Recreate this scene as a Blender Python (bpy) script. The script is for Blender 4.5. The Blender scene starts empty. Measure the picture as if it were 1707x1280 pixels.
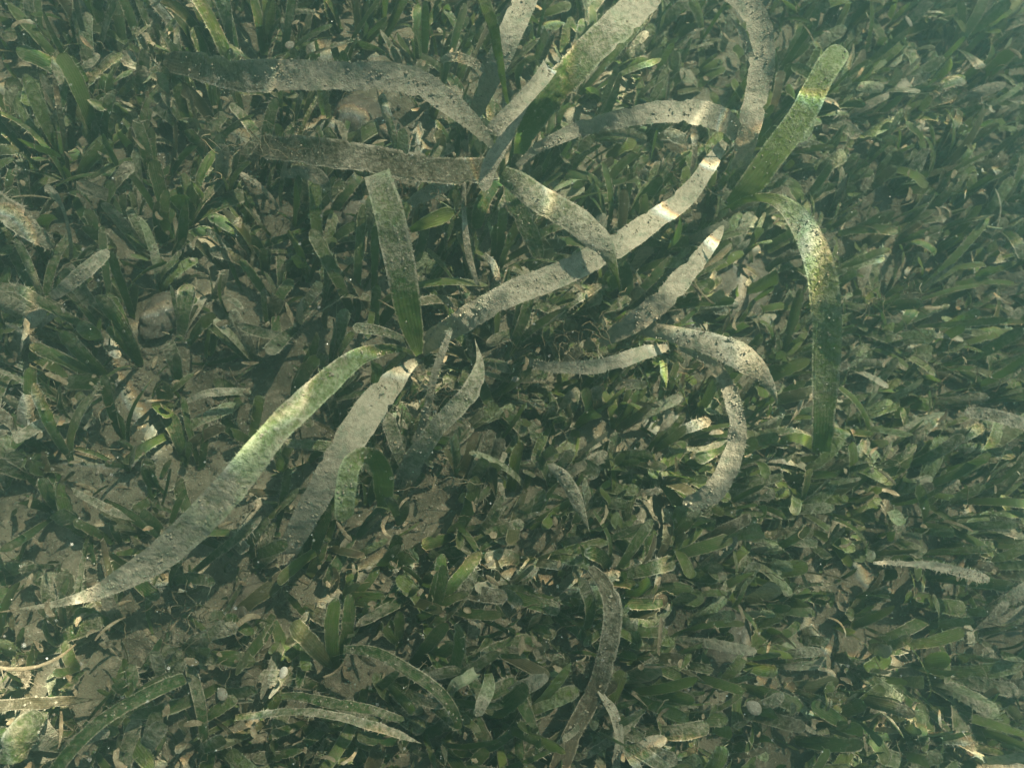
import bpy, math, random
import numpy as np
from mathutils import Vector, Matrix
from mathutils.bvhtree import BVHTree

rng = np.random.default_rng(11)
random.seed(11)
sc = bpy.context.scene
COL = sc.collection

# ------------------------------------------------------------------ camera
H = 0.46
HFOV = math.radians(64)
TILT = math.radians(17)
F = 853.5 / math.tan(HFOV / 2)
_f = np.array([0.60, 0.80]); _f /= np.linalg.norm(_f)
D = np.array([math.sin(TILT) * _f[0], math.sin(TILT) * _f[1], -math.cos(TILT)])
R = np.cross(D, [0, 1, 0]); R /= np.linalg.norm(R)
U = np.cross(R, D)
C = np.array([0.0, 0.0, H])
cam = bpy.data.cameras.new('camera')
cam.angle = HFOV; cam.sensor_fit = 'HORIZONTAL'
cam.dof.use_dof = True; cam.dof.focus_distance = 0.41; cam.dof.aperture_fstop = 11
cam.clip_start = 0.005; cam.clip_end = 50
co = bpy.data.objects.new('camera', cam); COL.objects.link(co)
M = Matrix.Identity(4)
for i in range(3):
    M[i][0] = R[i]; M[i][1] = U[i]; M[i][2] = -D[i]; M[i][3] = C[i]
co.matrix_world = M
sc.camera = co

# ------------------------------------------------------------------ light
SUN_EL, SUN_AZ = math.radians(62), math.radians(56)      # azimuth counted from +x towards +y
w = bpy.data.worlds.new('World'); sc.world = w; w.use_nodes = True
nt = w.node_tree
sky = nt.nodes.new('ShaderNodeTexSky'); sky.sky_type = 'NISHITA'; sky.sun_disc = False
sky.sun_elevation = SUN_EL; sky.sun_rotation = math.radians(90) - SUN_AZ
nt.links.new(sky.outputs[0], nt.nodes['Background'].inputs[0])
nt.nodes['Background'].inputs[1].default_value = 0.062
sl = bpy.data.lights.new('sun', 'SUN'); sl.energy = 5.0; sl.angle = math.radians(0.5); sl.color = (1.0, 0.92, 0.80)
so = bpy.data.objects.new('sun', sl); COL.objects.link(so)
sd = Vector((math.cos(SUN_EL) * math.cos(SUN_AZ), math.cos(SUN_EL) * math.sin(SUN_AZ), math.sin(SUN_EL)))
so.rotation_euler = sd.to_track_quat('Z', 'Y').to_euler()
so.location = sd * 3
sc.view_settings.view_transform = 'Standard'; sc.view_settings.look = 'None'
sc.view_settings.gamma = 1; sc.view_settings.use_curve_mapping = False
sc.view_settings.exposure = 1.30
cy = sc.cycles
cy.max_bounces = 6; cy.diffuse_bounces = 3; cy.transmission_bounces = 4; cy.transparent_max_bounces = 8; cy.volume_bounces = 1
cy.use_denoising = True

# ------------------------------------------------------------------ helpers
def lattice(seed):
    return np.random.default_rng(seed).random((256, 256))
_L = {}
def noise2(x, y, seed=0):
    if seed not in _L: _L[seed] = lattice(seed)
    L = _L[seed]
    xi = np.floor(x).astype(int); yi = np.floor(y).astype(int)
    fx = x - xi; fy = y - yi
    fx = fx * fx * (3 - 2 * fx); fy = fy * fy * (3 - 2 * fy)
    a = L[xi % 256, yi % 256]; b = L[(xi + 1) % 256, yi % 256]
    c = L[xi % 256, (yi + 1) % 256]; d = L[(xi + 1) % 256, (yi + 1) % 256]
    return (a * (1 - fx) + b * fx) * (1 - fy) + (c * (1 - fx) + d * fx) * fy
def fbm(x, y, seed=0, o=4):
    s = 0; a = 0.5
    for i in range(o):
        s = s + a * (noise2(x * 2**i + 17 * i, y * 2**i + 5 * i, seed + i) - 0.5); a *= 0.5
    return s
def bed_z(x, y):
    return 0.022 * fbm(x * 7 + 50, y * 7 + 50, 31, 3) * 2 + 0.0065 * fbm(x * 75 + 90, y * 75 + 90, 41, 5) * 2
def at(px, py, z):
    d = D + (px - 853.5) / F * R + (640 - py) / F * U
    return C + d * ((z - H) / d[2])
def proj(P):
    q = np.asarray(P) - C
    dz = q @ D
    return 853.5 + F * (q @ R) / dz, 640 - F * (q @ U) / dz, dz
def norm(a):
    return a / np.maximum(np.linalg.norm(a, axis=-1, keepdims=True), 1e-9)

ATTRS = ('lu', 'lv', 'hue', 'silt', 'dead')
class Buf:
    """verts, faces and leaf attributes that become one mesh"""
    def __init__(s): s.v = []; s.q = []; s.t = []; s.a = {k: [] for k in ATTRS}; s.n = 0
    def add(s, v, q=None, t=None, **a):
        v = np.asarray(v, float)
        if q is not None and len(q): s.q.append(np.asarray(q, int) + s.n)
        if t is not None and len(t): s.t.append(np.asarray(t, int) + s.n)
        for k in ATTRS: s.a[k].append(np.broadcast_to(np.asarray(a.get(k, 0.0), float), (len(v),)))
        s.v.append(v); s.n += len(v)
    def merge(s, o):
        for x in o.q: s.q.append(x + s.n)
        for x in o.t: s.t.append(x + s.n)
        s.v += o.v
        for k in ATTRS: s.a[k] += o.a[k]
        s.n += o.n
    def arrays(s):
        v = np.concatenate(s.v)
        q = np.concatenate(s.q) if s.q else np.zeros((0, 4), int)
        t = np.concatenate(s.t) if s.t else np.zeros((0, 3), int)
        return v, q, t
    def mesh(s, name, mat, origin=(0, 0, 0), attrs=True, smooth=True):
        v, q, t = s.arrays()
        v = v - np.asarray(origin)
        m = bpy.data.meshes.new(name)
        m.vertices.add(len(v)); m.vertices.foreach_set('co', v.astype(np.float32).ravel())
        lv = np.concatenate([q.ravel(), t.ravel()]).astype(np.int32)
        lt = np.concatenate([np.full(len(q), 4), np.full(len(t), 3)]).astype(np.int32)
        ls = np.concatenate([[0], np.cumsum(lt)[:-1]]).astype(np.int32)
        m.loops.add(len(lv)); m.loops.foreach_set('vertex_index', lv)
        m.polygons.add(len(lt)); m.polygons.foreach_set('loop_start', ls); m.polygons.foreach_set('loop_total', lt)
        m.polygons.foreach_set('use_smooth', np.full(len(lt), smooth))
        if attrs:
            for k in ATTRS:
                at_ = m.attributes.new(k, 'FLOAT', 'POINT')
                at_.data.foreach_set('value', np.concatenate(s.a[k]).astype(np.float32))
        m.update(calc_edges=True); m.validate()
        m.materials.append(mat)
        return m
def link(name, data, parent=None, loc=(0, 0, 0)):
    o = bpy.data.objects.new(name, data); COL.objects.link(o); o.location = loc
    if parent is not None: o.parent = parent; o.location = (0, 0, 0)
    return o
def tag(o, label=None, cat=None, group=None, kind=None):
    if label: o['label'] = label
    if cat: o['category'] = cat
    if group: o['group'] = group
    if kind: o['kind'] = kind
    return o

# ------------------------------------------------------------------ materials
class NT:
    def __init__(s, name):
        s.m = bpy.data.materials.new(name); s.m.use_nodes = True; s.t = s.m.node_tree
        s.t.nodes.clear(); s.out = s.n('ShaderNodeOutputMaterial')
    def n(s, k, **kw):
        x = s.t.nodes.new(k)
        for a, b in kw.items(): setattr(x, a, b)
        return x
    def l(s, a, b): s.t.links.new(a, b)
    def put(s, sock, v):
        if isinstance(v, bpy.types.NodeSocket): s.l(v, sock)
        else: sock.default_value = v if not isinstance(v, tuple) or len(v) != 3 or sock.type != 'RGBA' else (*v, 1)
    def math(s, op, a, b=0.0, clamp=False):
        x = s.n('ShaderNodeMath', operation=op, use_clamp=clamp); s.put(x.inputs[0], a); s.put(x.inputs[1], b); return x.outputs[0]
    def mix(s, f, a, b):
        x = s.n('ShaderNodeMix', data_type='RGBA'); s.put(x.inputs['Factor'], f); s.put(x.inputs[6], a); s.put(x.inputs[7], b); return x.outputs[2]
    def attr(s, k): return s.n('ShaderNodeAttribute', attribute_name=k).outputs['Fac']
    def pos(s): return s.n('ShaderNodeNewGeometry').outputs['Position']
    def noise(s, scale, detail=3, vec=None, rough=0.6):
        x = s.n('ShaderNodeTexNoise'); x.inputs['Scale'].default_value = scale; x.inputs['Detail'].default_value = detail
        x.inputs['Roughness'].default_value = rough
        s.l(vec if vec is not None else s.pos(), x.inputs['Vector']); return x.outputs['Fac']
    def ramp(s, f, lo, hi):
        x = s.n('ShaderNodeMapRange', interpolation_type='SMOOTHSTEP'); s.put(x.inputs[0], f)
        s.put(x.inputs[1], lo); s.put(x.inputs[2], hi); return x.outputs[0]

def leaf_material():
    g = NT('seagrass_leaf')
    hue, silt, dead, lu, lv = (g.attr(k) for k in ('hue', 'silt', 'dead', 'lu', 'lv'))
    dark, olive, lime = (0.013, 0.054, 0.009), (0.054, 0.094, 0.012), (0.160, 0.205, 0.028)
    green = g.mix(g.math('MULTIPLY', hue, 2.0, True), dark, olive)
    green = g.mix(g.math('MULTIPLY', g.math('SUBTRACT', hue, 0.5), 2.0, True), green, lime)
    mott = g.noise(90, 4)
    green = g.mix(g.ramp(mott, 0.42, 0.72), green, g.mix(0.5, green, (0.055, 0.068, 0.026)))
    # long parallel veins
    vein = g.math('SINE', g.math('MULTIPLY', lv, 44.0))
    green = g.mix(g.math('MULTIPLY', g.math('ADD', vein, 1.0), 0.14), green, (0.010, 0.026, 0.006))
    brown = g.mix(g.noise(160, 4), (0.030, 0.020, 0.011), (0.100, 0.072, 0.042))
    base = g.mix(dead, green, brown)
    # a crust of silt and epiphytes, in patches, thicker along the edges
    edge = g.math('ABSOLUTE', g.math('SUBTRACT', g.math('MULTIPLY', lv, 2.0), 1.0))
    edge = g.ramp(edge, 0.76, 1.0)
    n1, n2, n3 = g.noise(62, 5), g.noise(420, 4, rough=0.7), g.noise(1500, 2)
    nn = g.math('ADD', g.math('MULTIPLY', n1, 0.52), g.math('MULTIPLY', n2, 0.48))
    th = g.math('ADD', g.math('MULTIPLY', silt, -0.62), 0.80)
    th = g.math('SUBTRACT', th, g.math('MULTIPLY', edge, 0.17))
    mask = g.ramp(nn, g.math('SUBTRACT', th, 0.20), g.math('ADD', th, 0.17))
    sc1 = g.mix(g.ramp(n2, 0.18, 0.66), (0.170, 0.145, 0.095), (0.345, 0.300, 0.212))
    sc1 = g.mix(g.ramp(g.noise(140, 3), 0.5, 0.72), sc1, (0.185, 0.190, 0.125))
    sc1 = g.mix(g.math('MULTIPLY', g.ramp(hue, 0.38, 0.75), g.math('MAXIMUM', g.ramp(g.noise(48, 4), 0.40, 0.56), g.ramp(hue, 0.70, 0.86))), sc1, g.mix(g.ramp(n2, 0.3, 0.6), (0.130, 0.180, 0.070), (0.250, 0.285, 0.160)))
    sc1 = g.mix(g.ramp(n3, 0.68, 0.76), sc1, (0.50, 0.47, 0.38))
    sc1 = g.mix(g.ramp(n3, 0.36, 0.27), sc1, (0.080, 0.072, 0.048))
    sc1 = g.mix(g.ramp(g.noise(210, 3), 0.66, 0.78), sc1, (0.095, 0.078, 0.048))
    dust = g.math('MULTIPLY', g.ramp(g.math('ADD', g.math('MULTIPLY', n2, 0.6), g.math('MULTIPLY', n3, 0.4)), 0.44, 0.58), g.math('ADD', 0.25, g.math('MULTIPLY', silt, 0.85)))
    dust = g.math('MAXIMUM', dust, g.math('MULTIPLY', edge, g.ramp(n2, 0.33, 0.62)))
    base = g.mix(dust, base, g.mix(edge, (0.178, 0.156, 0.088), (0.420, 0.345, 0.215)))
    col = g.mix(g.math('MULTIPLY', mask, 0.93), base, sc1)
    bsdf = g.n('ShaderNodeBsdfPrincipled'); g.l(col, bsdf.inputs['Base Color'])
    bsdf.inputs['Roughness'].default_value = 0.62; bsdf.inputs['Specular IOR Level'].default_value = 0.22
    hgt = g.math('ADD', g.math('MULTIPLY', mask, 0.8), g.math('MULTIPLY', g.math('MULTIPLY', n2, mask), 1.2))
    hgt = g.math('ADD', hgt, g.math('MULTIPLY', g.math('MULTIPLY', vein, g.math('SUBTRACT', 1.0, mask)), 0.08))
    hgt = g.math('ADD', hgt, g.math('MULTIPLY', g.math('MULTIPLY', n3, mask), 0.6))
    bp = g.n('ShaderNodeBump'); bp.inputs['Strength'].default_value = 0.9; bp.inputs['Distance'].default_value = 0.0008
    g.l(hgt, bp.inputs['Height']); g.l(bp.outputs[0], bsdf.inputs['Normal'])
    tr = g.n('ShaderNodeBsdfTranslucent'); g.l(g.mix(0.5, col, (0.11, 0.20, 0.03)), tr.inputs[0])
    mx = g.n('ShaderNodeMixShader')
    g.l(g.math('ADD', g.math('MULTIPLY', g.math('SUBTRACT', 1.0, mask), 0.24), 0.14), mx.inputs[0])
    g.l(bsdf.outputs[0], mx.inputs[1]); g.l(tr.outputs[0], mx.inputs[2])
    g.l(mx.outputs[0], g.out.inputs[0])
    return g.m
LEAF = leaf_material()

def bed_material():
    g = NT('silty_sand')
    n1, n2, n3 = g.noise(14, 5), g.noise(160, 5, rough=0.7), g.noise(900, 3)
    c = g.mix(g.ramp(n1, 0.35, 0.65), (0.062, 0.056, 0.034), (0.130, 0.116, 0.076))
    c = g.mix(g.ramp(n2, 0.52, 0.70), c, (0.185, 0.158, 0.108))
    c = g.mix(g.ramp(n2, 0.46, 0.32), c, (0.055, 0.052, 0.034))
    c = g.mix(g.ramp(n3, 0.64, 0.72), c, (0.36, 0.33, 0.26))
    c = g.mix(g.ramp(n3, 0.36, 0.30), c, (0.035, 0.032, 0.024))
    b = g.n('ShaderNodeBsdfPrincipled'); g.l(c, b.inputs['Base Color']); b.inputs['Roughness'].default_value = 0.85
    b.inputs['Specular IOR Level'].default_value = 0.15
    bp = g.n('ShaderNodeBump'); bp.inputs['Strength'].default_value = 1.0; bp.inputs['Distance'].default_value = 0.0016
    g.l(g.math('ADD', n2, g.math('MULTIPLY', n3, 0.4)), bp.inputs['Height']); g.l(bp.outputs[0], b.inputs['Normal'])
    g.l(b.outputs[0], g.out.inputs[0]); return g.m
SAND = bed_material()

def crust_material(name, a, b_, speck):
    g = NT(name)
    n2, n3 = g.noise(230, 5, rough=0.7), g.noise(1100, 3)
    rnd = g.n('ShaderNodeNewGeometry').outputs['Random Per Island']
    c = g.mix(g.ramp(n2, 0.36, 0.64), a, b_)
    c = g.mix(g.math('MULTIPLY', rnd, 0.55), c, tuple(x * 0.35 for x in a))
    c = g.mix(g.ramp(n3, 0.62, 0.72), c, speck)
    b = g.n('ShaderNodeBsdfPrincipled'); g.l(c, b.inputs['Base Color']); b.inputs['Roughness'].default_value = 0.8
    b.inputs['Specular IOR Level'].default_value = 0.2
    bp = g.n('ShaderNodeBump'); bp.inputs['Strength'].default_value = 0.9; bp.inputs['Distance'].default_value = 0.001
    g.l(g.math('ADD', n2, g.math('MULTIPLY', n3, 0.4)), bp.inputs['Height']); g.l(bp.outputs[0], b.inputs['Normal'])
    g.l(b.outputs[0], g.out.inputs[0]); return g.m
STONE = crust_material('silted_stone', (0.080, 0.070, 0.048), (0.165, 0.145, 0.100), (0.33, 0.30, 0.24))
SHELL = crust_material('pale_shell', (0.190, 0.170, 0.125), (0.340, 0.310, 0.240), (0.55, 0.52, 0.45))
SPECK = crust_material('pale_speck', (0.70, 0.68, 0.60), (0.80, 0.78, 0.72), (0.85, 0.83, 0.78))
LITTER = crust_material('dead_litter', (0.110, 0.084, 0.046), (0.240, 0.192, 0.118), (0.38, 0.33, 0.23))
FUZZ = crust_material('brown_filament', (0.105, 0.080, 0.040), (0.205, 0.165, 0.096), (0.34, 0.30, 0.21))

# ------------------------------------------------------------------ seabed
def grid_axis(n, inner, outer):
    t = np.linspace(-1, 1, n)
    return np.where(abs(t) < 0.86, t / 0.86 * inner, np.sign(t) * (inner + (outer - inner) * ((abs(t) - 0.86) / 0.14) ** 2.2))
gx = grid_axis(430, 0.62, 2.0) + 0.10; gy = grid_axis(400, 0.56, 2.0) + 0.12
X, Y = np.meshgrid(gx, gy, indexing='ij')
Z = bed_z(X, Y)
nx, ny = X.shape
idx = np.arange(nx * ny).reshape(nx, ny)
b = Buf(); b.add(np.stack([X, Y, Z], -1).reshape(-1, 3), np.stack([idx[:-1, :-1], idx[1:, :-1], idx[1:, 1:], idx[:-1, 1:]], -1).reshape(-1, 4))
tag(link('seabed', b.mesh('seabed', SAND, attrs=False)), 'silty grey brown sand bed under the seagrass', kind='structure')

# ------------------------------------------------------------------ unseen water surface: sunlight bands painted into its transparency, a little apart per colour
CX, CY = 2.59, 4.97
BX, BY = 1.85, 3.55
def water_material():
    g = NT('painted_caustic_water')
    tc = g.n('ShaderNodeNewGeometry').outputs['Position']
    chans = []
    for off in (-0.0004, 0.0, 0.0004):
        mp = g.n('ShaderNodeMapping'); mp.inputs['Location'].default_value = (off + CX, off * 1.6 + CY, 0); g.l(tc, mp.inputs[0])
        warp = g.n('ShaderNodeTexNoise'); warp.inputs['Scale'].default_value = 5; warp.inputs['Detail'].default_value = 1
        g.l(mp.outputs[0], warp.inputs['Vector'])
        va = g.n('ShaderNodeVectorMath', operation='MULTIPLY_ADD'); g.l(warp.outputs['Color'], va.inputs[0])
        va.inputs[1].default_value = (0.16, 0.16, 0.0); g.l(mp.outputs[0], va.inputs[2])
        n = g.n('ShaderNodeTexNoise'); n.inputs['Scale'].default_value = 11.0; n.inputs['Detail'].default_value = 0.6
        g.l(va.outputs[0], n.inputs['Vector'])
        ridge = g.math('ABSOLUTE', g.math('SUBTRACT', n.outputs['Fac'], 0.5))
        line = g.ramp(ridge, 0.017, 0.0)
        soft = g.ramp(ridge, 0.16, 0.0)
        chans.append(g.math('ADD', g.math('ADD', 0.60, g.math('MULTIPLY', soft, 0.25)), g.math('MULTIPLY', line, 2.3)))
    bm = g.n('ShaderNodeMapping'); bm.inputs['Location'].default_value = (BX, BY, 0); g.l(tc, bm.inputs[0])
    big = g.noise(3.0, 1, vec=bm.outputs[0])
    big = g.math('ADD', 0.70, g.math('MULTIPLY', g.ramp(big, 0.34, 0.66), 0.50))  # broad brighter and dimmer sunlight patches, painted into the same tint
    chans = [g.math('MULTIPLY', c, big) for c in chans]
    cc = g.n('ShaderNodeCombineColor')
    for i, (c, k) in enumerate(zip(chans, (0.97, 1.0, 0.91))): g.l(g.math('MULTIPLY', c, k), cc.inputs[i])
    t = g.n('ShaderNodeBsdfTransparent'); g.l(cc.outputs[0], t.inputs[0])
    gl = g.n('ShaderNodeBsdfGlossy'); gl.inputs['Roughness'].default_value = 0.05
    mx = g.n('ShaderNodeMixShader'); mx.inputs[0].default_value = 0.03
    g.l(t.outputs[0], mx.inputs[1]); g.l(gl.outputs[0], mx.inputs[2]); g.l(mx.outputs[0], g.out.inputs[0]); return g.m
WZ = 0.53
ax = np.linspace(-4, 4, 161)
X, Y = np.meshgrid(ax, ax, indexing='ij'); Z = WZ + 0.012 * fbm(X * 4 + 60, Y * 4 + 60, 77, 3)
idx = np.arange(161 * 161).reshape(161, 161)
b = Buf(); b.add(np.stack([X, Y, Z], -1).reshape(-1, 3), np.stack([idx[:-1, :-1], idx[1:, :-1], idx[1:, 1:], idx[:-1, 1:]], -1).reshape(-1, 4))
tag(link('water', b.mesh('water', water_material(), attrs=False)), 'unseen sea surface with sunlight bands painted in its tint', kind='structure')

# ------------------------------------------------------------------ leaves
def _ico():
    t = (1 + 5 ** .5) / 2
    v = np.array([(-1,t,0),(1,t,0),(-1,-t,0),(1,-t,0),(0,-1,t),(0,1,t),(0,-1,-t),(0,1,-t),(t,0,-1),(t,0,1),(-t,0,-1),(-t,0,1)], float) / math.hypot(1, t)
    f = np.array([(0,11,5),(0,5,1),(0,1,7),(0,7,10),(0,10,11),(1,5,9),(5,11,4),(11,10,2),(10,7,6),(7,1,8),(3,9,4),(3,4,2),(3,2,6),(3,6,8),(3,8,9),(4,9,5),(2,4,11),(6,2,10),(8,6,7),(9,8,1)])
    return v, f
ICO0 = _ico()
def ribbon(P, S, N, wl, wr, nv, curl, lu, hue, silt, dead, rough=0.0, seed=0, fringe=0.0, fl=0.001):
    """one leaf: centre line P, side S, normal N, half widths to each side"""
    n = len(P); vs = np.linspace(-1, 1, nv)
    wv = np.where(vs[None, :] < 0, wl[:, None], wr[:, None]) * vs[None, :]
    hw = (wl + wr)[:, None] / 2
    lift = curl * hw * (vs[None, :] ** 2)
    if rough > 0:
        arc = np.cumsum(np.r_[0, np.linalg.norm(np.diff(P, axis=0), axis=1)])
        lift = lift + rough * (fbm(arc[:, None] * 90 + seed, wv * 90 + 40 + 0 * arc[:, None], 51, 3)) \
            + rough * 0.5 * (fbm(arc[:, None] * 420 + seed, wv * 420 + 40 + 0 * arc[:, None], 57, 2))
    V = P[:, None, :] + S[:, None, :] * wv[..., None] + N[:, None, :] * lift[..., None]
    idx = np.arange(n * nv).reshape(n, nv)
    q = np.stack([idx[:-1, :-1], idx[1:, :-1], idx[1:, 1:], idx[:-1, 1:]], -1).reshape(-1, 4)
    bb = Buf()
    full = lambda a: np.broadcast_to(np.asarray(a, float)[:, None] if np.ndim(a) else np.full((n, 1), a), (n, nv)).ravel()
    lv = np.broadcast_to((vs + 1) / 2, (n, nv)).ravel()
    bb.add(V.reshape(-1, 3), q, lu=full(lu), lv=lv, hue=full(hue), silt=full(silt), dead=full(dead))
    if fringe > 0:                      # fuzz of epiphytes along both edges and some on the face
        r = np.random.default_rng(int(seed * 100) % 100000)
        arc = np.cumsum(np.r_[0, np.linalg.norm(np.diff(P, axis=0), axis=1)])
        m = int(arc[-1] * fringe)
        if m > 0:
            s = r.random(m) * arc[-1]; i = np.clip(np.searchsorted(arc, s) - 1, 0, n - 2)
            f = ((s - arc[i]) / np.maximum(arc[i + 1] - arc[i], 1e-9))[:, None]
            sf = np.asarray(full(silt)).reshape(n, nv)[i, 0]
            keep = (r.random(m) < (0.45 + sf) * np.clip(noise2(s * 260 + seed, s * 0 + 2, 73) * 2.6 - .5, 0.08, 1)) & (np.minimum(wl, wr)[i] > 0.0008); i, f = i[keep], f[keep]; m = len(i)
            if m:
                face = r.random(m) < 0.25
                sd_ = np.where(r.random(m) < 0.5, 0, nv - 1); sd_ = np.where(face, r.integers(0, nv, m), sd_)
                A = V[i, sd_] * (1 - f) + V[i + 1, sd_] * f
                out = S[i] * np.where(sd_ == 0, -1, 1)[:, None]
                out = np.where(face[:, None], N[i], out) + r.normal(0, 0.85, (m, 3))
                ln = fl * r.gamma(2.0, 0.5, m)[:, None]
                T = norm(P[i + 1] - P[i]) * (fl * 0.16 * r.uniform(0.6, 1.6, m))[:, None]
                tip = A + norm(out) * ln
                vv = np.stack([A - T, A + T, tip + T * 0.3], 1).reshape(-1, 3)
                rep = lambda a: np.repeat(a, 3)
                hu = np.asarray(full(hue)).reshape(n, nv)[i, 0]
                bb.add(vv, None, np.arange(3 * m).reshape(-1, 3), lu=rep(np.asarray(full(lu)).reshape(n, nv)[i, 0]), lv=0.02, hue=rep(hu),
                       silt=rep(np.clip(0.75 + 0 * hu, 0, 1)), dead=0.35)
    return bb

def crust_lumps(bb, P, S, N, hw, silt, seed, I):
    r = np.random.default_rng(int(seed * 77) % 99991)
    arc = np.cumsum(np.r_[0, np.linalg.norm(np.diff(P, axis=0), axis=1)])
    m = int(arc[-1] * 4500)
    s = r.random(m) * arc[-1]; v = r.uniform(-1, 1, m)
    i = np.clip(np.searchsorted(arc, s) - 1, 0, len(P) - 2)
    cl = noise2(s * 210 + seed, v * 2.2 + 9, 83) + .55 * noise2(s * 60 + seed, v + 4, 84)
    ok = (r.random(m) < silt[i]) & (cl > .88) & (hw[i] > .002)
    for j in np.nonzero(ok)[0]:
        k_ = i[j]; r0 = min(r.gamma(2.2, .00011) + .0001, .0007)
        c = P[k_] + S[k_] * v[j] * hw[k_] * .97 + N[k_] * r0 * .35
        q, f = I
        w_ = q * (r0 * r.uniform(.6, 1.5, 3)) * (1 + r.normal(0, .18, (len(q), 1)))
        bb.add(w_ + c, None, f, lu=.5, lv=.5, hue=.3, silt=.95, dead=.8)

def crom(K, n):
    K = np.asarray(K, float); m = len(K)
    d = np.r_[0, np.cumsum(np.hypot(*np.diff(K[:, :2], axis=0).T) + 1e-6)]
    t = np.linspace(0, d[-1], n)
    g = np.zeros_like(K)
    for i in range(m):
        a, b_ = max(i - 1, 0), min(i + 1, m - 1)
        g[i] = (K[b_] - K[a]) / (d[b_] - d[a])
    i = np.clip(np.searchsorted(d, t, side='right') - 1, 0, m - 2)
    h = d[i + 1] - d[i]; s = ((t - d[i]) / h)[:, None]; h = h[:, None]
    return ((2 * s**3 - 3 * s**2 + 1) * K[i] + (s**3 - 2 * s**2 + s) * h * g[i] + (-2 * s**3 + 3 * s**2) * K[i + 1] + (s**3 - s**2) * h * g[i + 1]), t / d[-1], d[-1]

_hs = [0]
def hero(ctrl, prof, tip='round', base='none', roll=0.0, curl=0.12, torn=0.075, fringe=3600, fl=0.0009, rough=0.0024):
    """a broad tape leaf along (px, py, z, width px) points at real heights; prof: (u, silt, hue, dead)"""
    _hs[0] += 1; seed = _hs[0] * 7.13
    L = sum(math.hypot(a[0] - b_[0], a[1] - b_[1]) for a, b_ in zip(ctrl, ctrl[1:]))
    n = max(12, int(L / 4))
    K, u, L = crom(ctrl, n)
    for c_ in (0, 1): K[:, c_] += 7 * (noise2(u * L / 75 + seed * 1.7, u * 0 + 3 + c_, 71) - .5) * np.clip(u * 8, 0, 1)
    P = np.array([at(*k[:3]) for k in K])
    dep = (P - C) @ D
    wpx = np.maximum(K[:, 3] * .95, 1.0)
    T = norm(np.gradient(P, axis=0))
    V = norm(C - P); S = norm(np.cross(T, V))
    N = norm(np.cross(S, T))
    ro = (np.interp(u, *zip(*roll)) if isinstance(roll, (list, tuple)) else np.full(n, roll)) + 0.42 * (noise2(u * L / 80 + seed, u * 0 + 3, 5) - 0.5) * 2
    S, N = S * np.cos(ro)[:, None] + N * np.sin(ro)[:, None], N * np.cos(ro)[:, None] - S * np.sin(ro)[:, None]
    hw = wpx * dep / F / 2
    dist = (1 - u) * L
    if tip == 'round':
        r = wpx[-max(3, n // 10)] * 0.55; k = np.clip(dist / r, 0, 1); hw = hw * np.sqrt(np.clip(1 - (1 - k) ** 2, 0.002, 1))
    elif tip == 'point':
        k = np.clip(dist / (wpx.max() * 2.2), 0, 1); hw = hw * np.clip(k, 0.03, 1) ** 0.8
    elif tip == 'torn':
        r = wpx[-1] * 0.5; k = np.clip(dist / r, 0, 1)
        hw = hw * np.clip(0.45 + 0.55 * k, 0, 1)
    if base == 'round':
        r = wpx[2] * 0.5; k = np.clip(u * L / r, 0, 1); hw = hw * np.sqrt(np.clip(1 - (1 - k) ** 2, 0.002, 1))
    def edge(sd_):
        e = fbm(u * L / 22 + seed, u * 0 + sd_ * 9.7, 61, 4)
        bite = np.clip(noise2(u * L / 17 + seed * 3, u * 0 + sd_ * 5.1, 67) - 0.80, 0, 1) * 2.0
        return hw * (1 + e * torn * 3 - bite * (torn > 0.05) * torn * 8)
    pr = np.array(prof, float)
    f = lambda j: np.interp(u, pr[:, 0], pr[:, j])
    bb = ribbon(P, S, N, edge(0), edge(1), 11, curl, u, f(2), f(1), f(3), rough=rough, seed=seed, fringe=fringe, fl=fl)
    crust_lumps(bb, P, S, N, hw, f(1), seed, ICO0)
    return bb

SILT = [(0, .80, .35, .15), (1, .86, .35, .2)]
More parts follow.
